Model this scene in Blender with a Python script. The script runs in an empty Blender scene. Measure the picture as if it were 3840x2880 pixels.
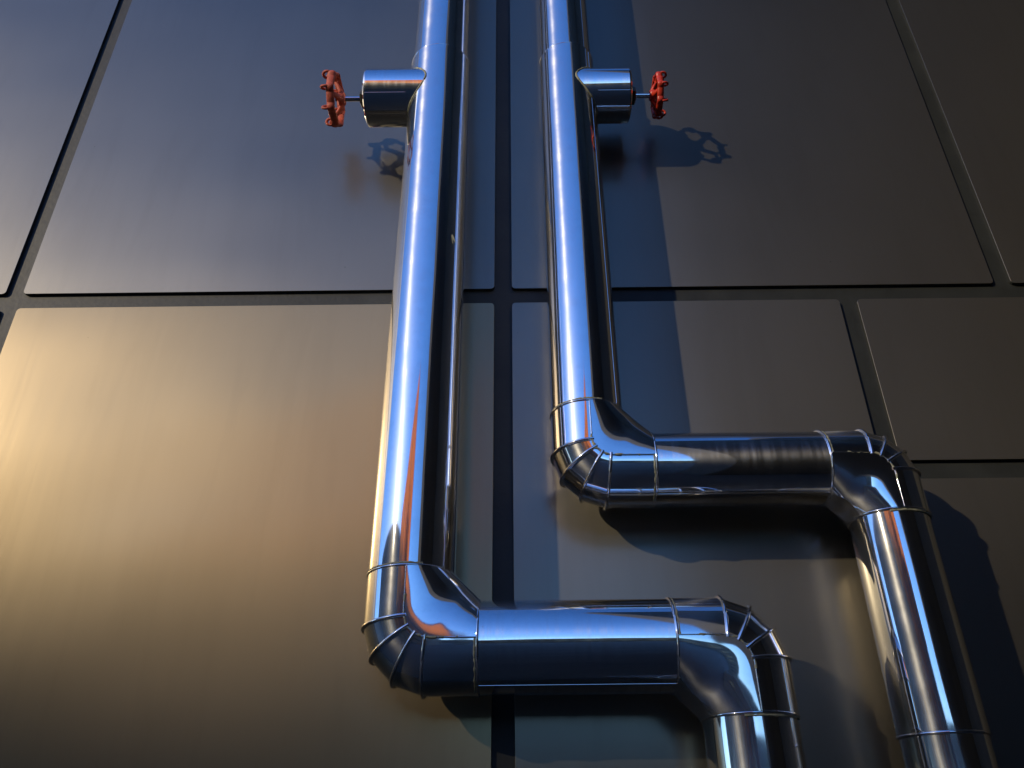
import bpy, math, random
from mathutils import Vector, Matrix
R = math.radians
sc = bpy.context.scene
random.seed(7)
PI = math.pi

# ------------------------------------------------------------------ camera, sky, sun, exposure
S = 1.6            # metres from the camera to the facade; the layout below is given in units of this
CAMZ = 1.5
cam_d = bpy.data.cameras.new('camera')
cam = bpy.data.objects.new('camera', cam_d)
sc.collection.objects.link(cam)
cam.location = (0, 0, CAMZ)
cam_d.sensor_width = 36
cam_d.lens = 28.0
cam_d.clip_end = 3000
cam_d.clip_start = 0.02
ROLL, YAW = -0.011, 0.0
cam_d.shift_x = -0.006
cam.matrix_world = (Matrix.Translation((0.035, 0, CAMZ)) @ Matrix.Rotation(YAW, 4, 'Z')
                    @ Matrix.Rotation(R(90 + 30), 4, 'X') @ Matrix.Rotation(ROLL, 4, 'Z'))
sc.camera = cam

SUN_AZ, SUN_EL = 48.0, 20.0      # azimuth to the left of straight behind the camera
sd = Vector((-math.sin(R(SUN_AZ)) * math.cos(R(SUN_EL)), -math.cos(R(SUN_AZ)) * math.cos(R(SUN_EL)), math.sin(R(SUN_EL))))
world = bpy.data.worlds.new('World')
sc.world = world
world.use_nodes = True
wn = world.node_tree
bg = wn.nodes['Background']
sky = wn.nodes.new('ShaderNodeTexSky')
sky.sky_type = 'NISHITA'
sky.sun_disc = False
sky.sun_elevation = R(SUN_EL)
sky.sun_rotation = math.atan2(sd.x, sd.y)
sky.altitude = 300
sky.air_density = 1.0
sky.dust_density = 0.3
sky.ozone_density = 5.0
hs = wn.nodes.new('ShaderNodeHueSaturation')      # deep, clear autumn blue
hs.inputs['Saturation'].default_value = 1.15
hs.inputs['Hue'].default_value = 0.511
wn.links.new(sky.outputs[0], hs.inputs['Color'])
wn.links.new(hs.outputs[0], bg.inputs[0])
bg.inputs[1].default_value = 0.15

sun_d = bpy.data.lights.new('sun', 'SUN')
sun = bpy.data.objects.new('sun', sun_d)
sc.collection.objects.link(sun)
sun_d.energy = 2.0
sun_d.angle = R(0.75)
sun_d.color = (1.0, 0.83, 0.56)
sun.rotation_euler = sd.to_track_quat('Z', 'Y').to_euler()
sun.location = sd * 30

sc.view_settings.view_transform = 'Standard'
sc.view_settings.look = 'None'
sc.view_settings.exposure = 0.55
sc.view_settings.gamma = 1.0
sc.cycles.caustics_reflective = True
sc.cycles.blur_glossy = 0.3
sc.cycles.sample_clamp_indirect = 6.0
sc.cycles.max_bounces = 10
sc.cycles.glossy_bounces = 8
sc.cycles.use_denoising = True

# ------------------------------------------------------------------ materials
def mat(name):
    m = bpy.data.materials.new(name)
    m.use_nodes = True
    nt = m.node_tree
    return m, nt, nt.nodes['Principled BSDF']

def L(nt, a, b): nt.links.new(a, b)

def node(nt, typ, **kw):
    n = nt.nodes.new(typ)
    for k, v in kw.items(): setattr(n, k, v)
    return n

def ramp(nt, src, stops):
    r = node(nt, 'ShaderNodeValToRGB')
    el = r.color_ramp.elements
    while len(el) < len(stops): el.new(0.5)
    for e, (p, c) in zip(el, stops):
        e.position = p
        e.color = (c, c, c, 1) if isinstance(c, (int, float)) else (*c, 1)
    L(nt, src, r.inputs[0])
    return r.outputs[0]

def noise(nt, scale, stretch=(1, 1, 1), detail=4, rough=0.5, coord='Object', dist=0.0):
    tc = node(nt, 'ShaderNodeTexCoord')
    mp = node(nt, 'ShaderNodeMapping')
    mp.inputs['Scale'].default_value = stretch
    L(nt, tc.outputs[coord], mp.inputs[0])
    n = node(nt, 'ShaderNodeTexNoise')
    n.inputs['Scale'].default_value = scale
    n.inputs['Detail'].default_value = detail
    n.inputs['Roughness'].default_value = rough
    n.inputs['Distortion'].default_value = dist
    L(nt, mp.outputs[0], n.inputs['Vector'])
    return n.outputs['Fac']

def bump(nt, h, strength, dist, prev=None):
    b = node(nt, 'ShaderNodeBump')
    b.inputs['Strength'].default_value = strength
    b.inputs['Distance'].default_value = dist
    L(nt, h, b.inputs['Height'])
    if prev: L(nt, prev, b.inputs['Normal'])
    return b.outputs[0]

def steel(name, axis='Z', streaks=False):
    """mirror-polished stainless sheet: sharp lobe plus a weaker satin lobe from fine polishing marks"""
    m, nt, p = mat(name)
    out = nt.nodes['Material Output']
    p.inputs['Metallic'].default_value = 1
    p.inputs['Base Color'].default_value = (0.93, 0.94, 0.95, 1)
    st = {'Z': (1, 1, 0.12), 'X': (0.12, 1, 1), 'N': (0.6, 0.6, 0.6)}[axis]
    f_big = noise(nt, 9, st, 2, 0.4)
    f_fine = noise(nt, 160, tuple(1.0 if s == 1 else .03 for s in st), 3)
    rr = ramp(nt, noise(nt, 30, st, 5, 0.6), [(0.35, 0.035), (0.75, 0.075)])
    L(nt, rr, p.inputs['Roughness'])
    b1 = bump(nt, f_big, 0.6, 0.006 if axis != 'N' else 0.003)
    b2 = bump(nt, f_fine, 0.05, 0.0004, b1)
    L(nt, b2, p.inputs['Normal'])
    sp = ramp(nt, noise(nt, 260, (1, 1, 1), 2, 0.5), [(0.22, (0.25, 0.23, 0.2)), (0.25, (0.93, 0.94, 0.95))])
    L(nt, sp, p.inputs['Base Color'])      # fly specks and dried dust
    q = node(nt, 'ShaderNodeBsdfPrincipled')
    q.inputs['Metallic'].default_value = 1
    q.inputs['Base Color'].default_value = (0.72, 0.73, 0.75, 1)
    q.inputs['Roughness'].default_value = 0.42
    q.inputs['Anisotropic'].default_value = 0.9
    tg = node(nt, 'ShaderNodeTangent', direction_type='RADIAL', axis='X' if axis == 'X' else 'Z')
    L(nt, tg.outputs[0], q.inputs['Tangent'])
    q.inputs['Anisotropic Rotation'].default_value = STEEL_ROT
    L(nt, b1, q.inputs['Normal'])
    mx = node(nt, 'ShaderNodeMixShader')
    if streaks:
        # vertical drip marks that dried on the horizontal runs
        s = ramp(nt, noise(nt, 70, (1, 0.06, 0.06), 4, 0.7), [(0.45, 0.07), (0.72, 0.24)])
        L(nt, s, mx.inputs[0])
    else:
        s = ramp(nt, noise(nt, 14, (1, 1, 1), 6, 0.65), [(0.35, 0.11), (0.5, 0.16), (0.72, 0.30)])
        L(nt, s, mx.inputs[0])
    L(nt, p.outputs[0], mx.inputs[1]); L(nt, q.outputs[0], mx.inputs[2])
    L(nt, mx.outputs[0], out.inputs[0])
    return m

STEEL_ROT = 0.25
M = {}
M['steel_v'] = steel('polished_steel_upright', 'Z')
M['steel_h'] = steel('polished_steel_level', 'X', True)
M['steel_n'] = steel('polished_steel_formed', 'N')

def panel_mat(name, tint, rough, wide):
    """brushed bronze-grey metal cladding, brushed upright so highlights spread sideways"""
    m, nt, p = mat(name)
    out = nt.nodes['Material Output']
    p.inputs['Metallic'].default_value = 1
    mottled = noise(nt, 2.2, (1, 1, 0.5), 5, 0.55)
    colr = ramp(nt, mottled, [(0.3, tuple(c * 0.90 for c in tint)), (0.7, tint)])
    fine = noise(nt, 90, (1, 1, 0.03), 3, 0.6)
    runs = ramp(nt, noise(nt, 13, (1, 1, 0.12), 6, 0.65, dist=0.5), [(0.32, 0.955), (0.5, 1.0)])
    grain = noise(nt, 900, (1, 1, 0.35), 2, 0.6)
    specks = ramp(nt, noise(nt, 55, (1, 1, 1), 2, 0.5), [(0.20, 0.5), (0.215, 1.0)])
    mul = node(nt, 'ShaderNodeMix', data_type='RGBA', blend_type='MULTIPLY')
    mul.inputs[0].default_value = 1.0
    L(nt, colr, mul.inputs[6]); L(nt, specks, mul.inputs[7])
    mul0 = mul
    mul = node(nt, 'ShaderNodeMix', data_type='RGBA', blend_type='MULTIPLY')
    mul.inputs[0].default_value = 1.0
    L(nt, mul0.outputs[2], mul.inputs[6]); L(nt, runs, mul.inputs[7])
    L(nt, mul.outputs[2], p.inputs['Base Color'])
    rr = ramp(nt, fine, [(0.3, rough * 0.92), (0.7, rough * 1.1)])
    L(nt, rr, p.inputs['Roughness'])
    warp = noise(nt, 1.3, (1, 1, 1.4), 1, 0.4)
    b0 = bump(nt, warp, 0.6, 0.02)
    b1 = bump(nt, fine, 0.10, 0.0006, b0)
    b2 = bump(nt, grain, 0.22, 0.0002, b1)
    L(nt, b2, p.inputs['Normal'])
    q = node(nt, 'ShaderNodeBsdfPrincipled')
    q.inputs['Metallic'].default_value = 1
    L(nt, mul.outputs[2], q.inputs['Base Color'])
    q.inputs['Roughness'].default_value = wide
    q.inputs['Anisotropic'].default_value = 0.5
    q.inputs['Anisotropic Rotation'].default_value = 0.0
    tg = node(nt, 'ShaderNodeTangent', direction_type='RADIAL', axis='Z')
    L(nt, tg.outputs[0], q.inputs['Tangent'])
    L(nt, b2, q.inputs['Normal'])
    mx = node(nt, 'ShaderNodeMixShader')
    mx.inputs[0].default_value = 0.62
    L(nt, p.outputs[0], mx.inputs[1]); L(nt, q.outputs[0], mx.inputs[2])
    L(nt, mx.outputs[0], out.inputs[0])
    return m
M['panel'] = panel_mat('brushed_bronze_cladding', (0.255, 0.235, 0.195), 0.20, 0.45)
M['panel_glow'] = panel_mat('brushed_bronze_cladding_glow', (0.345, 0.27, 0.160), 0.20, 0.45)  # same cladding, with the gold sun glow put into its tint

def plain(name, col, rough=0.6, metallic=0.0, var=0.15, scale=8, bmp=0.0, spec=0.5):
    m, nt, p = mat(name)
    n = noise(nt, scale, (1, 1, 1), 5, 0.6)
    c = ramp(nt, n, [(0.3, tuple(x * (1 - var) for x in col)), (0.7, tuple(min(1, x * (1 + var)) for x in col))])
    L(nt, c, p.inputs['Base Color'])
    p.inputs['Roughness'].default_value = rough
    p.inputs['Metallic'].default_value = metallic
    p.inputs['Specular IOR Level'].default_value = spec
    if bmp: L(nt, bump(nt, noise(nt, scale * 6, (1, 1, 1), 4), bmp, 0.002), p.inputs['Normal'])
    return m
M['joint'] = plain('joint_rubber', (0.020, 0.022, 0.020), 0.55, 0, 0.25, 12, 0.3)
M['red_matt'] = plain('red_paint_faded', (0.46, 0.080, 0.040), 0.6, 0, 0.3, 60, 0.4)
M['red_gloss'] = plain('red_paint', (0.56, 0.042, 0.018), 0.4, 0, 0.22, 60, 0.3)
M['nut'] = plain('dull_brass_nut', (0.10, 0.095, 0.07), 0.4, 0.8, 0.3, 60, 0.2)
M['sealant'] = plain('aged_sealant', (0.25, 0.25, 0.17), 0.5, 0, 0.45, 140, 0.6)
M['paving'] = plain('paving', (0.042, 0.034, 0.026), 0.85, 0, 0.25, 1.5, 0.4)
M['terracotta'] = plain('terracotta_render', (0.85, 0.24, 0.07), 0.8, 0, 0.1, 0.8)
M['dark_render'] = plain('dark_render', (0.050, 0.049, 0.046), 0.8, 0, 0.2, 0.6, spec=0.2)
M['white_trim'] = plain('white_trim', (0.8, 0.79, 0.76), 0.6, 0, 0.05, 2)
M['window'] = plain('window_glass', (0.03, 0.035, 0.04), 0.08, 0, 0.1, 2)
M['low_wall'] = plain('low_building_render', (0.09, 0.075, 0.06), 0.8, 0, 0.15, 0.5)

# ------------------------------------------------------------------ mesh helpers
def W(X, Y, Z):
    return Vector((X * S, Y * S, CAMZ + Z * S))

class MB:
    def __init__(s): s.v = []; s.f = []; s.sm = []
    def grid(s, rows, closed=False, smooth=True, flip=False):
        b = len(s.v); n = len(rows[0])
        for r in rows: s.v += [tuple(p) for p in r]
        for i in range(len(rows) - 1):
            for j in range(n if closed else n - 1):
                k = (j + 1) % n
                q = (b + i * n + j, b + i * n + k, b + (i + 1) * n + k, b + (i + 1) * n + j)
                s.f.append(q[::-1] if flip else q); s.sm.append(smooth)
    def poly(s, pts, smooth=False):
        b = len(s.v); s.v += [tuple(p) for p in pts]
        s.f.append(tuple(range(b, b + len(pts)))); s.sm.append(smooth)
    def box(s, a, b_):
        x0, y0, z0 = a; x1, y1, z1 = b_
        c = [(x0, y0, z0), (x1, y0, z0), (x1, y1, z0), (x0, y1, z0), (x0, y0, z1), (x1, y0, z1), (x1, y1, z1), (x0, y1, z1)]
        b = len(s.v); s.v += c
        for q in ((3, 2, 1, 0), (4, 5, 6, 7), (0, 1, 5, 4), (1, 2, 6, 5), (2, 3, 7, 6), (3, 0, 4, 7)):
            s.f.append(tuple(b + i for i in q)); s.sm.append(False)
    def tube(s, pts, rad, seg=12, closed=False, up=None, ell=(1, 1), caps=True):
        """rad: number or list; ell = (scale along up, scale across)"""
        n = len(pts); rows = []
        pts = [Vector(p) for p in pts]
        ref = Vector(up) if up is not None else None
        for i, p in enumerate(pts):
            if closed: t = (pts[(i + 1) % n] - pts[i - 1])
            else: t = pts[min(i + 1, n - 1)] - pts[max(i - 1, 0)]
            t.normalize()
            if ref is None:
                a = Vector((0, 0, 1)) if abs(t.z) < 0.9 else Vector((1, 0, 0))
            else: a = ref
            u = (a - t * a.dot(t)).normalized(); w = t.cross(u)
            r = rad[i] if isinstance(rad, (list, tuple)) else rad
            rows.append([p + u * r * ell[0] * math.cos(2 * PI * k / seg) + w * r * ell[1] * math.sin(2 * PI * k / seg) for k in range(seg)])
        if closed: rows.append(rows[0])
        s.grid(rows, closed=True)
        if not closed and caps:
            s.poly(rows[0]); s.poly(rows[-1][::-1])
    def build(s, name, m, parent=None, origin=None, recalc=True):
        me = bpy.data.meshes.new(name)
        o0 = Vector(origin) if origin is not None else Vector((0, 0, 0))
        me.from_pydata([tuple(Vector(v) - o0) for v in s.v], [], s.f)
        me.polygons.foreach_set('use_smooth', s.sm)
        me.update()
        import bmesh
        bm = bmesh.new(); bm.from_mesh(me)
        bmesh.ops.remove_doubles(bm, verts=bm.verts, dist=1e-6) if getattr(s, 'weld', False) else None
        if recalc: bmesh.ops.recalc_face_normals(bm, faces=bm.faces)
        bm.to_mesh(me); bm.free()
        me.materials.append(m)
        o = bpy.data.objects.new(name, me)
        sc.collection.objects.link(o)
        o.location = o0
        if parent:
            o.parent = parent
            # every object here is only translated, so a parent's world place is the sum of the places above it
            o.location = o0 - world_loc(parent)
        return o

def world_loc(o):
    return o.location.copy() + (world_loc(o.parent) if o.parent else Vector((0, 0, 0)))

def empty(name, loc, label, cat, group=None):
    o = bpy.data.objects.new(name, None)
    sc.collection.objects.link(o)
    o.location = loc; o.empty_display_size = 0.1
    o['label'] = label; o['category'] = cat
    if group: o['group'] = group
    return o

# ------------------------------------------------------------------ setting: ground
g = MB(); g.poly([(-400, -400, 0), (400, -400, 0), (400, 400, 0), (-400, 400, 0)])
go = g.build('ground', M['paving']); go['kind'] = 'structure'

# ------------------------------------------------------------------ the clad facade
wall = empty('facade_wall', W(0, 1, 0) - Vector((0, 0, CAMZ)), 'tall facade of brushed bronze-grey metal panels with wide dark joints', 'wall')
J = 0.0135   # half joint width
b = MB(); b.box((-3.2 * S, S + 0.009, 0.0), (3.2 * S, S + 0.30, CAMZ + 3.2 * S))
b.build('joint_backing', M['joint'], wall)

def panel(x0, x1, z0, z1, tilt=(0, 0), m='panel'):
    """one cladding sheet: rounded corners, folded edge; tilt = degrees about X and Z"""
    x0 += J; x1 -= J; z0 += J; z1 -= J
    cx, cz = (x0 + x1) / 2 * S, (z0 + z1) / 2 * S + CAMZ
    hw, hh = (x1 - x0) / 2 * S, (z1 - z0) / 2 * S
    rc = 0.010
    def outline(ins):
        pts = []
        for (sx, sz, a0) in ((1, 1, 0), (-1, 1, 90), (-1, -1, 180), (1, -1, 270)):
            for k in range(5):
                a = R(a0 + k * 22.5); rr = max(rc - ins, 0.001)
                pts.append((sx * (hw - rc) + rr * math.cos(a), sz * (hh - rc) + rr * math.sin(a)))
        return pts
    def yoff(x, z): return math.tan(R(tilt[0])) * z + math.tan(R(tilt[1])) * x
    rows = []
    for ins, dy in ((0, 0.0088), (0, 0.0006), (0.0002, 0.0002), (0.0006, 0.0)):
        rows.append([Vector((x, dy + (yoff(x, z) if dy < .008 else 0), z)) for x, z in outline(ins)])
    mb = MB()
    mb.grid(rows, closed=True, smooth=False)
    mb.poly(rows[-1][::-1])
    o = mb.build('cladding_panel', M[m])
    o.data.materials.append(M['joint'])          # shade put into the edge colour: joint-dark so sunlit rims stay dim
    for p in o.data.polygons:
        if abs(p.normal.y) < .2: p.material_index = 1
    o.location = (cx, S, cz)
    o.parent = wall; o.location -= wall.location
    return o
ZJ = 0.7357
XL, XR, XR2, ZR = -0.762, 0.7786, 0.531, 0.4365
panel(XL * 2, XL, ZJ, 2.3); panel(XL, 0, ZJ, 2.3, (0.0, 0)); panel(0, XR, ZJ, 2.3); panel(XR, XR * 2, ZJ, 2.3)
panel(XL * 2, XL, -0.85, ZJ, m='panel_glow'); panel(XL, 0, -0.85, ZJ, (0.0, 0.0), m='panel_glow')
panel(0, XR2, -0.85, ZJ)
panel(XR2, XR2 * 2.6, ZR, ZJ); panel(XR2, XR2 * 2.6, -0.85, ZR)

# ------------------------------------------------------------------ pipes
SEG = 96
def ring(c, ax, r, n=SEG):
    c = Vector(c); ax = Vector(ax).normalized()
    a = Vector((0, 1, 0)); a = (a - ax * a.dot(ax)).normalized(); b_ = ax.cross(a)
    return [c + a * r * math.cos(2 * PI * k / n) + b_ * r * math.sin(2 * PI * k / n) for k in range(n)]

def section(p0, p1, r, m, parent, name='pipe_section'):
    p0 = Vector(p0); p1 = Vector(p1); ax = p1 - p0
    mb = MB(); mb.grid([ring(p0 + ax * t, ax, r) for t in (0, 1)], closed=True)
    return mb.build(name, m, parent, (p0 + p1) / 2)

def bead(c, ax, r, t, m, parent, name='joint_ring', a0=0, a1=360, rough=0.0, seed=0):
    rnd = random.Random(seed)
    c = Vector(c); ax = Vector(ax).normalized()
    a = Vector((0, -1, 0)); a = (a - ax * a.dot(ax)).normalized(); b_ = ax.cross(a)
    full = a1 - a0 >= 360
    n = 96 if full else max(6, int((a1 - a0) / 3))
    pts, rad = [], []
    for k in range(n if full else n + 1):
        an = R(a0 + (a1 - a0) * k / n)
        pts.append(c + (a * math.cos(an) + b_ * math.sin(an)) * r + ax * rnd.uniform(-1, 1) * rough * t * .4)
        rad.append(t * (1 + rough * rnd.uniform(-.5, .5)))
    mb = MB(); mb.tube(pts, rad, 8, closed=full)
    return mb.build(name, m, parent, c)

def elbow(cx, cz, Y, r, Ln, Rc, sx, sz, parent):
    """segmented sheet elbow: gores round the outside, one smooth cover across the throat"""
    def P(p, q, y): return W(cx + sx * p, Y + y, cz + sz * q)
    org = P(0.01, 0.01, 0)
    re = r * 1.015
    angs = [5.5, 32, 58, 84.5]
    def row(center, e, rr=re, half=90, n=40):
        return [P(center[0] + e[0] * rr * math.cos(R(-half + 2 * half * k / n)),
                  center[1] + e[1] * rr * math.cos(R(-half + 2 * half * k / n)),
                  -rr * math.sin(R(-half + 2 * half * k / n))) for k in range(n + 1)]
    rings = [((0, Ln), (-1, 0))]
    for a in angs:
        ca, sa = math.cos(R(a)), math.sin(R(a))
        rings.append(((Rc - Rc * ca, Rc - Rc * sa), (-ca, -sa)))
    rings.append(((Ln, 0), (0, -1)))
    mb = MB()
    for i in range(len(rings) - 1):
        mb.grid([row(*rings[i], half=97), row(*rings[i + 1], half=97)])
    el = mb.build('elbow', M['steel_n'], parent, org)
    # throat cover
    path = []
    N = 36
    pl = [Vector(c) for c, e in rings]
    seg = [(pl[i + 1] - pl[i]).length for i in range(len(pl) - 1)]; tot = sum(seg)
    def on_path(s):
        d = s * tot
        for i, l in enumerate(seg):
            if d <= l or i == len(seg) - 1: return pl[i].lerp(pl[i + 1], min(1, d / l))
            d -= l
    rows = []; edge_f = []
    rc = r * 1.04
    # smooth front sweep, then long flat folds towards the wall
    creases = [20, 58, 90] if sx > 0 else [-28, 4, 38, 66, 90]
    n0 = 26
    ths = [-90 + (creases[0] + 90) * k / n0 for k in range(n0 + 1)] + creases[1:]
    for i in range(N + 1):
        s = i / N
        # smooth the polyline a little
        Pc = (on_path(max(0, s - .03)) + on_path(min(1, s + .03)) + on_path(s) * 2) / 4
        Mi = Vector((rc + (Ln - rc) * s, Ln + (rc - Ln) * s))
        d = Mi - Pc
        ex = 2.0 + 0.5 * math.sin(PI * s)
        rr = []
        for th in ths:
            th = R(th)
            cc = abs(math.cos(th)) ** (2 / ex); ss = math.copysign(abs(math.sin(th)) ** (2 / ex), math.sin(th))
            q = Pc + d * cc
            rr.append(P(q.x, q.y, rc * ss))
        rows.append(rr); edge_f.append(rr[0])
    mb = MB(); mb.grid([rr[:n0 + 1] for rr in rows])
    for k in range(n0, len(ths) - 1):
        mb.grid([rr[k:k + 2] for rr in rows])
    mb.build('throat_cover', M['steel_n'], el, org)
    mb = MB(); mb.tube(edge_f, 0.0012, 6)
    mb.build('cover_seam', M['steel_n'], el, org)
    # ribs
    for i, a in enumerate(angs):
        c, e = rings[i + 1]
        pts = row(c, e, re + 0.0010, 93)
        rnd = random.Random(i)
        mb = MB(); mb.tube(pts, [0.0031 for _ in pts], 10)
        mb.build('rib', M['steel_n'], el, org)
    # sealant smeared along the middle of the cover seam
    mb = MB()
    rnd = random.Random(int(cx * 1000))
    ps, rs = [], []
    for k in range(8, 32):
        ps.append(Vector(edge_f[k]) + Vector((rnd.uniform(-.0016, .0016), 0.0002, rnd.uniform(-.0016, .0016))))
        rs.append(rnd.choice((.0008, .0013, .0024)) * rnd.uniform(.7, 1.2))
    mb.tube(ps, rs, 6)
    mb.build('sealant', M['sealant'], el, org)
    return el

def collar(c, ax, r, parent, seed):
    bead(c, ax, r + 0.0010, 0.0025, M['steel_n'], parent, 'joint_ring')
    ax = Vector(ax).normalized()
    bead(Vector(c) + ax * 0.0042, ax, r + 0.0004, 0.0017, M['sealant'], parent, 'sealant', -75, 20, 0.9, seed)

def handwheel(hub, out, Rw, m, parent, phase):
    """hub: world point of the hub centre, out = +1/-1 direction of the axis away from the pipe"""
    k = Rw / 0.0752
    def Q(ax, rad, phi):
        a = phi + phase
        return Vector(hub) + Vector((out * ax * k, -rad * k * math.cos(a), rad * k * math.sin(a)))
    R0, AX = 0.0700, 0.019
    mb = MB(); pts = []
    NL = 8
    for i in range(240):
        a = 2 * PI * i / 240
        c = max(0.0, math.cos(NL * a))
        pts.append(Q(AX, R0 * (0.90 + 0.10 * c ** 1.6), a))
    mb.tube(pts, 0.0050 * k, 10, closed=True, up=(1, 0, 0), ell=(2.1, 0.95))
    for j in range(NL):
        a = 2 * PI * j / NL
        lp = []
        for i in range(20):
            t = 2 * PI * i / 20
            lp.append(Q(AX + 0.0120 + 0.0108 * math.cos(t), R0 * 0.91 + 0.0090 * math.sin(t), a))
        mb.tube(lp, 0.0037 * k, 8, closed=True, up=(0, math.sin(a + phase), math.cos(a + phase)))
    w = mb.build('handwheel', m, parent, hub)
    for j in range(4):
        a = 2 * PI * (j + .25) / 4
        mb = MB(); pts = []; rad = []
        for i in range(9):
            t = i / 8
            pts.append(Q(0.002 + (AX - .002) * t ** 1.5, 0.010 + 0.034 * t, a + 0.30 * t)); rad.append((0.0100 - 0.0035 * t) * k)
        mb.tube(pts, rad, 10, up=(1, 0, 0), ell=(.75, 1.1))
        for sgn in (-1, 1):
            pts = []
            for i in range(8):
                t = i / 7
                pts.append(Q(AX, 0.043 + 0.021 * t, a + 0.30 + sgn * (0.30 * math.sin(t * PI / 2))))
            mb.tube(pts, 0.0045 * k, 8, up=(1, 0, 0), ell=(1.2, .9))
        mb.build('spoke', m, w, hub)
    mb = MB()
    for (a0, a1, r0, r1) in ((-0.006, 0.0, 0.016, 0.019), (0.0, 0.008, 0.019, 0.020), (0.008, 0.013, 0.020, 0.012), (0.013, 0.0135, 0.012, 0.0)):
        mb.grid([[Q(a0, r0, 2 * PI * i / 32) for i in range(32)], [Q(a1, r1, 2 * PI * i / 32) for i in range(32)]], closed=True)
    mb.grid([[Q(-0.006, 0.016, 2 * PI * i / 32) for i in range(32)], [Q(-0.006, 0.0, 2 * PI * i / 32) for i in range(32)]], closed=True)
    mb.build('hub', m, w, hub)
    mb = MB()     # nut that holds the wheel on its stem
    c0, c1 = Q(0.013, 0, 0), Q(0.019, 0, 0)
    rr = [[Q(ax, 0.0065, 2 * PI * i / 6) for i in range(6)] for ax in (0.012, 0.019)]
    mb.grid(rr, closed=True, smooth=False); mb.poly(rr[1])
    mb.build('retaining_nut', M['nut'], w, hub)
    return w

def branch(px, Y, Z, rp, rb, xe, out, parent):
    """short side branch on the pipe with a bevelled end cap, saddle seam, gland nut and stem"""
    base = W(px, Y, Z); rpw = rp * S; rbw = rb * S
    end = xe * S
    n = 96; rows = [[], [], []]
    saddle = []
    for k in range(n):
        a = 2 * PI * k / n
        dy, dz = -rbw * math.cos(a), rbw * math.sin(a)
        xs = base.x + out * math.sqrt(max((rpw * 1.0) ** 2 - dy * dy, 0.0))
        saddle.append(Vector((xs, base.y + dy, base.z + dz)))
        rows[0].append(Vector((xs - out * 0.004, base.y + dy, base.z + dz)))
        rows[1].append(Vector((end - out * 0.0065, base.y + dy, base.z + dz)))
    mb = MB(); mb.grid(rows[:2], closed=True)
    br = mb.build('valve_branch', M['steel_h'], parent, base)
    mb = MB()
    def circ(x, r): return [Vector((x, base.y - r * math.cos(2 * PI * k / n), base.z + r * math.sin(2 * PI * k / n))) for k in range(n)]
    mb.grid([circ(end - out * 0.0065, rbw), circ(end - out * .003, rbw * 0.985), circ(end, rbw * 0.93)], closed=True, smooth=False)
    mb.grid([circ(end, rbw * 0.93), circ(end, 0.004)], closed=True, smooth=False)
    mb.build('end_cap', M['steel_n'], br, base)
    mb = MB(); rnd = random.Random(3)
    mb.tube(saddle, [0.0026 * rnd.uniform(.8, 1.25) for _ in saddle], 8, closed=True)
    mb.build('saddle_seam', M['sealant'], br, base)
    mb = MB()     # folded seam along the underside of the branch
    a = R(-38)
    mb.tube([Vector((x, base.y - rbw * math.cos(a), base.z + rbw * math.sin(a))) for x in (base.x + out * rpw * 1.02, end - out * .0065)], 0.0011, 6)
    mb.build('lap_seam', M['steel_h'], br, base)
    return base

def valve(px, Y, Z, rp, rb, xe, xhub, out, Rw, red, parent, phase):
    base = branch(px, Y, Z, rp, rb, xe, out, parent)
    c = Vector((xe * S, base.y, base.z))
    mb = MB()
    rr = [[c + Vector((out * x, q * math.cos(2 * PI * i / 6 + .3), q * math.sin(2 * PI * i / 6 + .3))) for i in range(6)] for x, q in ((0, .0235), (.014, .0235), (.017, .019))]
    mb.grid(rr, closed=True, smooth=False); mb.poly(rr[-1])
    mb.build('gland_nut', M['nut'], parent, c)
    hub = Vector((xhub * S, base.y, base.z))
    section(c + Vector((out * .012, 0, 0)), hub, 0.0066, M['steel_h'], parent, 'valve_stem')
    handwheel(hub, out, Rw, red, parent, phase)

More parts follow.
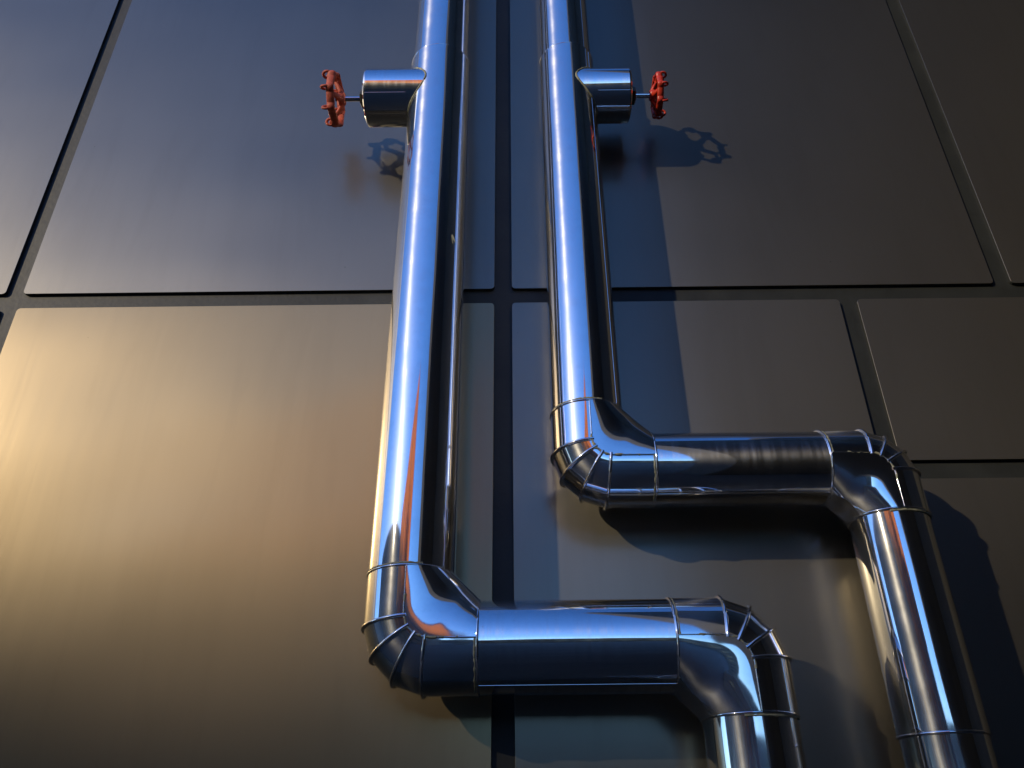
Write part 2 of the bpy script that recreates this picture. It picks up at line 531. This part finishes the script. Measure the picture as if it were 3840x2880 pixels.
def pipe(label, xa, Y, r, zh, xb, L1, L2, zc, ztop_r, zlow, vz, vrb, vxe, vxh, vout, vR, red, phase):
    root = empty('steel_pipe', Vector((xb * S, Y * S, 0)), label, 'pipe', 'polished steel pipes running down the facade')
    rw = r * S
    zt = 2.25
    Rc = 0.0265 if r > .048 else 0.0245
    # upright run above the first elbow
    section(W(xa, Y, zc), W(xa, Y, zt), rw * ztop_r, M['steel_v'], root)
    section(W(xa, Y, zh + L1), W(xa, Y, zc), rw, M['steel_v'], root)
    bead(W(xa, Y, zc), (0, 0, 1), rw * .975, 0.0026, M['steel_n'], root)
    elbow(xa, zh, Y, r, L1, Rc, 1, 1, root)
    collar(W(xa, Y, zh + L1), (0, 0, 1), rw, root, 1)
    # level run
    section(W(xa + L1, Y, zh), W(xb - L2, Y, zh), rw, M['steel_h'], root)
    collar(W(xa + L1, Y, zh), (-1, 0, 0), rw, root, 2)
    elbow(xb, zh, Y, r, L2, Rc, -1, -1, root)
    collar(W(xb - L2, Y, zh), (1, 0, 0), rw, root, 3)
    # lower upright run
    section(W(xb, Y, zh - L2), W(xb, Y, zlow), rw * .985, M['steel_v'], root)
    collar(W(xb, Y, zh - L2), (0, 0, -1), rw, root, 4)
    section(W(xb, Y, zlow), W(xb, Y, -CAMZ / S), rw * .95, M['steel_v'], root)
    bead(W(xb, Y, zlow), (0, 0, 1), rw * .97, 0.0028, M['steel_n'], root)
    valve(xa, Y, vz, r, vrb, vxe, vxh, vout, vR, red, root, phase)
    # folded lengthwise lap seams
    mb = MB(); a = R(52)
    mb.tube([W(xa, Y, z) + Vector((rw * math.sin(a), -rw * math.cos(a), 0)) for z in (zh + L1 + .004, vz - .05, zc - .003)], 0.0009, 6)
    mb.build('lap_seam', M['steel_v'], root)
    mb = MB(); a = R(-62)
    mb.tube([W(x, Y, zh) + Vector((0, -rw * math.cos(a), rw * math.sin(a))) for x in (xa + L1, xb - L2)], 0.0009, 6)
    mb.build('lap_seam', M['steel_h'], root)
    return root

pl = pipe('left polished steel pipe with faded brick-red handwheel pointing left, lower cranked run',
          -0.1035, 0.910, 0.0500, 0.189, 0.2635, 0.0790, 0.0765, 1.150, 0.93, -0.15,
          1.077, 0.0465, -0.2245, -0.2650, -1, 0.047 * S, M['red_matt'], PI / 8)
pr = pipe('right polished steel pipe with glossy red handwheel pointing right, upper cranked run',
          0.1113, 0.926, 0.0465, 0.4068, 0.471, 0.0770, 0.0710, 1.176, 0.93, 0.0948,
          1.096, 0.0450, 0.2150, 0.2530, 1, 0.039 * S, M['red_gloss'], PI / 8 + .1)
# little wire clip on the left pipe's lap seam
a = R(46); c = W(-0.1035, 0.91, 0.745) + Vector((0.0502 * S * math.sin(a), -0.0502 * S * math.cos(a), 0))
mb = MB(); mb.tube([c + Vector((-.006, -.001, .012)), c + Vector((-.002, -.003, .004)), c + Vector((0.004, -.001, -.012))], [.0015, .0022, .0012], 8)
mb.build('seam_clip', M['sealant'], pl)

# ------------------------------------------------------------------ the street behind the camera, mirrored in the metal
def building(name, label, x0, x1, y0, y1, h, m, cols, rows_, z0, face='y', trim=None):
    root = empty(name, ((x0 + x1) / 2, (y0 + y1) / 2, 0), label, 'building')
    mb = MB(); mb.box((x0, y0, 0), (x1, y1, h)); mb.build('wall', m, root)
    if trim:
        mb = MB(); mb.box((x0 - .25, y0 - .25, h), (x1 + .25, y1 + .25, h + trim)); mb.build('roof', M['white_trim'], root)
    fw = (x1 - x0) / cols; fh = (h - z0) / rows_
    for i in range(cols):
        for j in range(rows_):
            mb = MB()
            cx = x0 + fw * (i + .5); cz = z0 + fh * (j + .45)
            mb.box((cx - fw * .26, y1 - 0.1, cz - fh * .3), (cx + fw * .26, y1 + 0.03, cz + fh * .3))
            mb.build('window', M['window'], root)
    return root
# added backlit screen standing in for an unknown orange shape mirrored in the pipes
def fabric_mat():
    m, nt, p = mat('stand_in_fabric')
    out = nt.nodes['Material Output']
    c = ramp(nt, noise(nt, 0.5, (1, 1, .3), 5), [(0.3, (0.88, 0.22, 0.05)), (0.7, (0.95, 0.30, 0.08))])
    L(nt, c, p.inputs['Base Color']); p.inputs['Roughness'].default_value = 0.8
    t = node(nt, 'ShaderNodeBsdfTranslucent'); L(nt, c, t.inputs[0])
    mx = node(nt, 'ShaderNodeMixShader'); mx.inputs[0].default_value = 0.9
    L(nt, p.outputs[0], mx.inputs[1]); L(nt, t.outputs[0], mx.inputs[2]); L(nt, mx.outputs[0], out.inputs[0])
    return m
M['fabric'] = fabric_mat()
scr = empty('added_orange_screen', (-4, -13.8, 0), 'added orange fabric screen on posts, backlit stand-in for an unknown orange shape', 'screen')
mb = MB(); ny = 14
top = [(-8.6, 8.4), (-6.0, 9.2), (-3.4, 10.4), (-1.1, 11.4)]
def ztop(x):
    for (xa, za), (xb, zb) in zip(top, top[1:]):
        if x <= xb: return za + (zb - za) * (x - xa) / (xb - xa)
    return top[-1][1]
rows = []
for j in range(ny + 1):
    rr = []
    for i in range(61):
        x = -8.6 + 7.5 * i / 60; z1 = ztop(x); z = 4.6 + (z1 - 4.6) * j / ny
        rr.append((x, -13.8 + 0.05 * math.sin(x * 5) * math.sin(j / ny * PI), z))
    rows.append(rr)
mb.grid(rows); mb.build('fabric', M['fabric'], scr, recalc=False)
for x, z in top:
    mb = MB(); mb.tube([(x, -13.7, 0), (x, -13.7, z + .1)], 0.06, 10); mb.build('post', M['nut'], scr)
building('low_building', 'long low dark block across the street, mirrored below the orange screen', -40, -1.6, -15.5, -12.6, 6.0, M['low_wall'], 8, 1, 1.0)
building('distant_building', 'far low dark block across the street, mirrored near the ground', -12, 30, -70, -60, 8.0, M['low_wall'], 16, 1, 1.0)
# added unseen block; its roofline is set to shade the foot of the facade
t = building('added_sun_blocker', 'unseen tall block added far behind the trees to cut off the low sun', -55, 55, -12, 0, 35.05, M['low_wall'], 14, 6, 3)
t.location = (-math.sin(R(SUN_AZ)) * 96, -math.cos(R(SUN_AZ)) * 96, 0); t.rotation_euler = (0, 0, R(-SUN_AZ))
# plain dark walls close behind the photographer's right shoulder
sw = MB(); sw.box((1.10, -1.9, 0), (3.9, -1.0, 14))
so = sw.build('side_wall', M['dark_render']); so['label'] = 'tall plain dark wall close behind the camera on the right'; so['category'] = 'wall'
sw = MB(); sw.box((3.9, -1.9, 0), (4.5, 1.59, 14))  # added wall, closes off the sky so the right side reflects dark
so = sw.build('added_sky_blocker', M['dark_render']); so['label'] = 'unseen dark wall square to the facade, added far right to block the sky'; so['category'] = 'wall'

def leaf_mat():
    m, nt, p = mat('autumn_leaf')
    out = nt.nodes['Material Output']
    c = ramp(nt, noise(nt, 1.2, (1, 1, 1), 4), [(0.3, (0.25, 0.05, 0.015)), (0.5, (0.62, 0.17, 0.03)), (0.7, (0.75, 0.30, 0.05))])
    L(nt, c, p.inputs['Base Color']); p.inputs['Roughness'].default_value = 0.6
    t = node(nt, 'ShaderNodeBsdfTranslucent'); L(nt, c, t.inputs[0])
    mx = node(nt, 'ShaderNodeMixShader'); mx.inputs[0].default_value = 0.5
    L(nt, p.outputs[0], mx.inputs[1]); L(nt, t.outputs[0], mx.inputs[2]); L(nt, mx.outputs[0], out.inputs[0])
    return m
M['leaf'] = leaf_mat()
M['bark'] = plain('bark', (0.06, 0.045, 0.035), 0.9, 0, 0.3, 4, 0.5)
def tree(x, y, h, w, seed, label):
    rnd = random.Random(seed)
    root = empty('autumn_tree', (x, y, 0), label, 'tree', 'autumn trees across the street')
    mb = MB(); top = Vector((x + .2, y, h * .8))
    mb.tube([Vector((x, y, 0)), Vector((x + .1, y, h * .4)), top], [.16, .12, .03], 10)
    mb.build('trunk', M['bark'], root)
    tips = []
    for i in range(9):
        a = rnd.uniform(0, 2 * PI); z0 = h * rnd.uniform(.35, .65)
        p0 = Vector((x + .1, y, z0)); p2 = Vector((x + math.cos(a) * w * rnd.uniform(.4, .8), y + math.sin(a) * w * rnd.uniform(.4, .8), z0 + h * rnd.uniform(.12, .34)))
        mb = MB(); mb.tube([p0, p0.lerp(p2, .5) + Vector((0, 0, -.1)), p2], [.07, .045, .015], 6)
        mb.build('limb', M['bark'], root); tips.append(p2)
    tips.append(top)
    mb = MB()
    for i in range(2600):
        c = rnd.choice(tips); r = rnd.random() ** .5 * h * .17
        d = Vector((rnd.gauss(0, 1), rnd.gauss(0, 1), rnd.gauss(0, 1))).normalized()
        p = c + d * r
        u = Vector((rnd.gauss(0, 1), rnd.gauss(0, 1), rnd.gauss(0, 1))).normalized(); v = u.cross(d).normalized() if abs(u.dot(d)) < .99 else Vector((1, 0, 0))
        q = rnd.uniform(.05, .10)
        mb.poly([p - u * q, p + v * q * .6, p + u * q, p - v * q * .6])
    mb.build('crown', M['leaf'], root, recalc=False)
tree(-3.4, -10.5, 6.9, 1.5, 1, 'tallest orange autumn tree across the street, mirrored in the pipes')
tree(-5.6, -11.3, 5.6, 1.3, 2, 'middle-sized orange autumn tree left of the tallest one, mirrored in the pipes')
tree(-8.2, -11.6, 4.9, 1.2, 3, 'smallest orange autumn tree, leftmost of the row across the street')
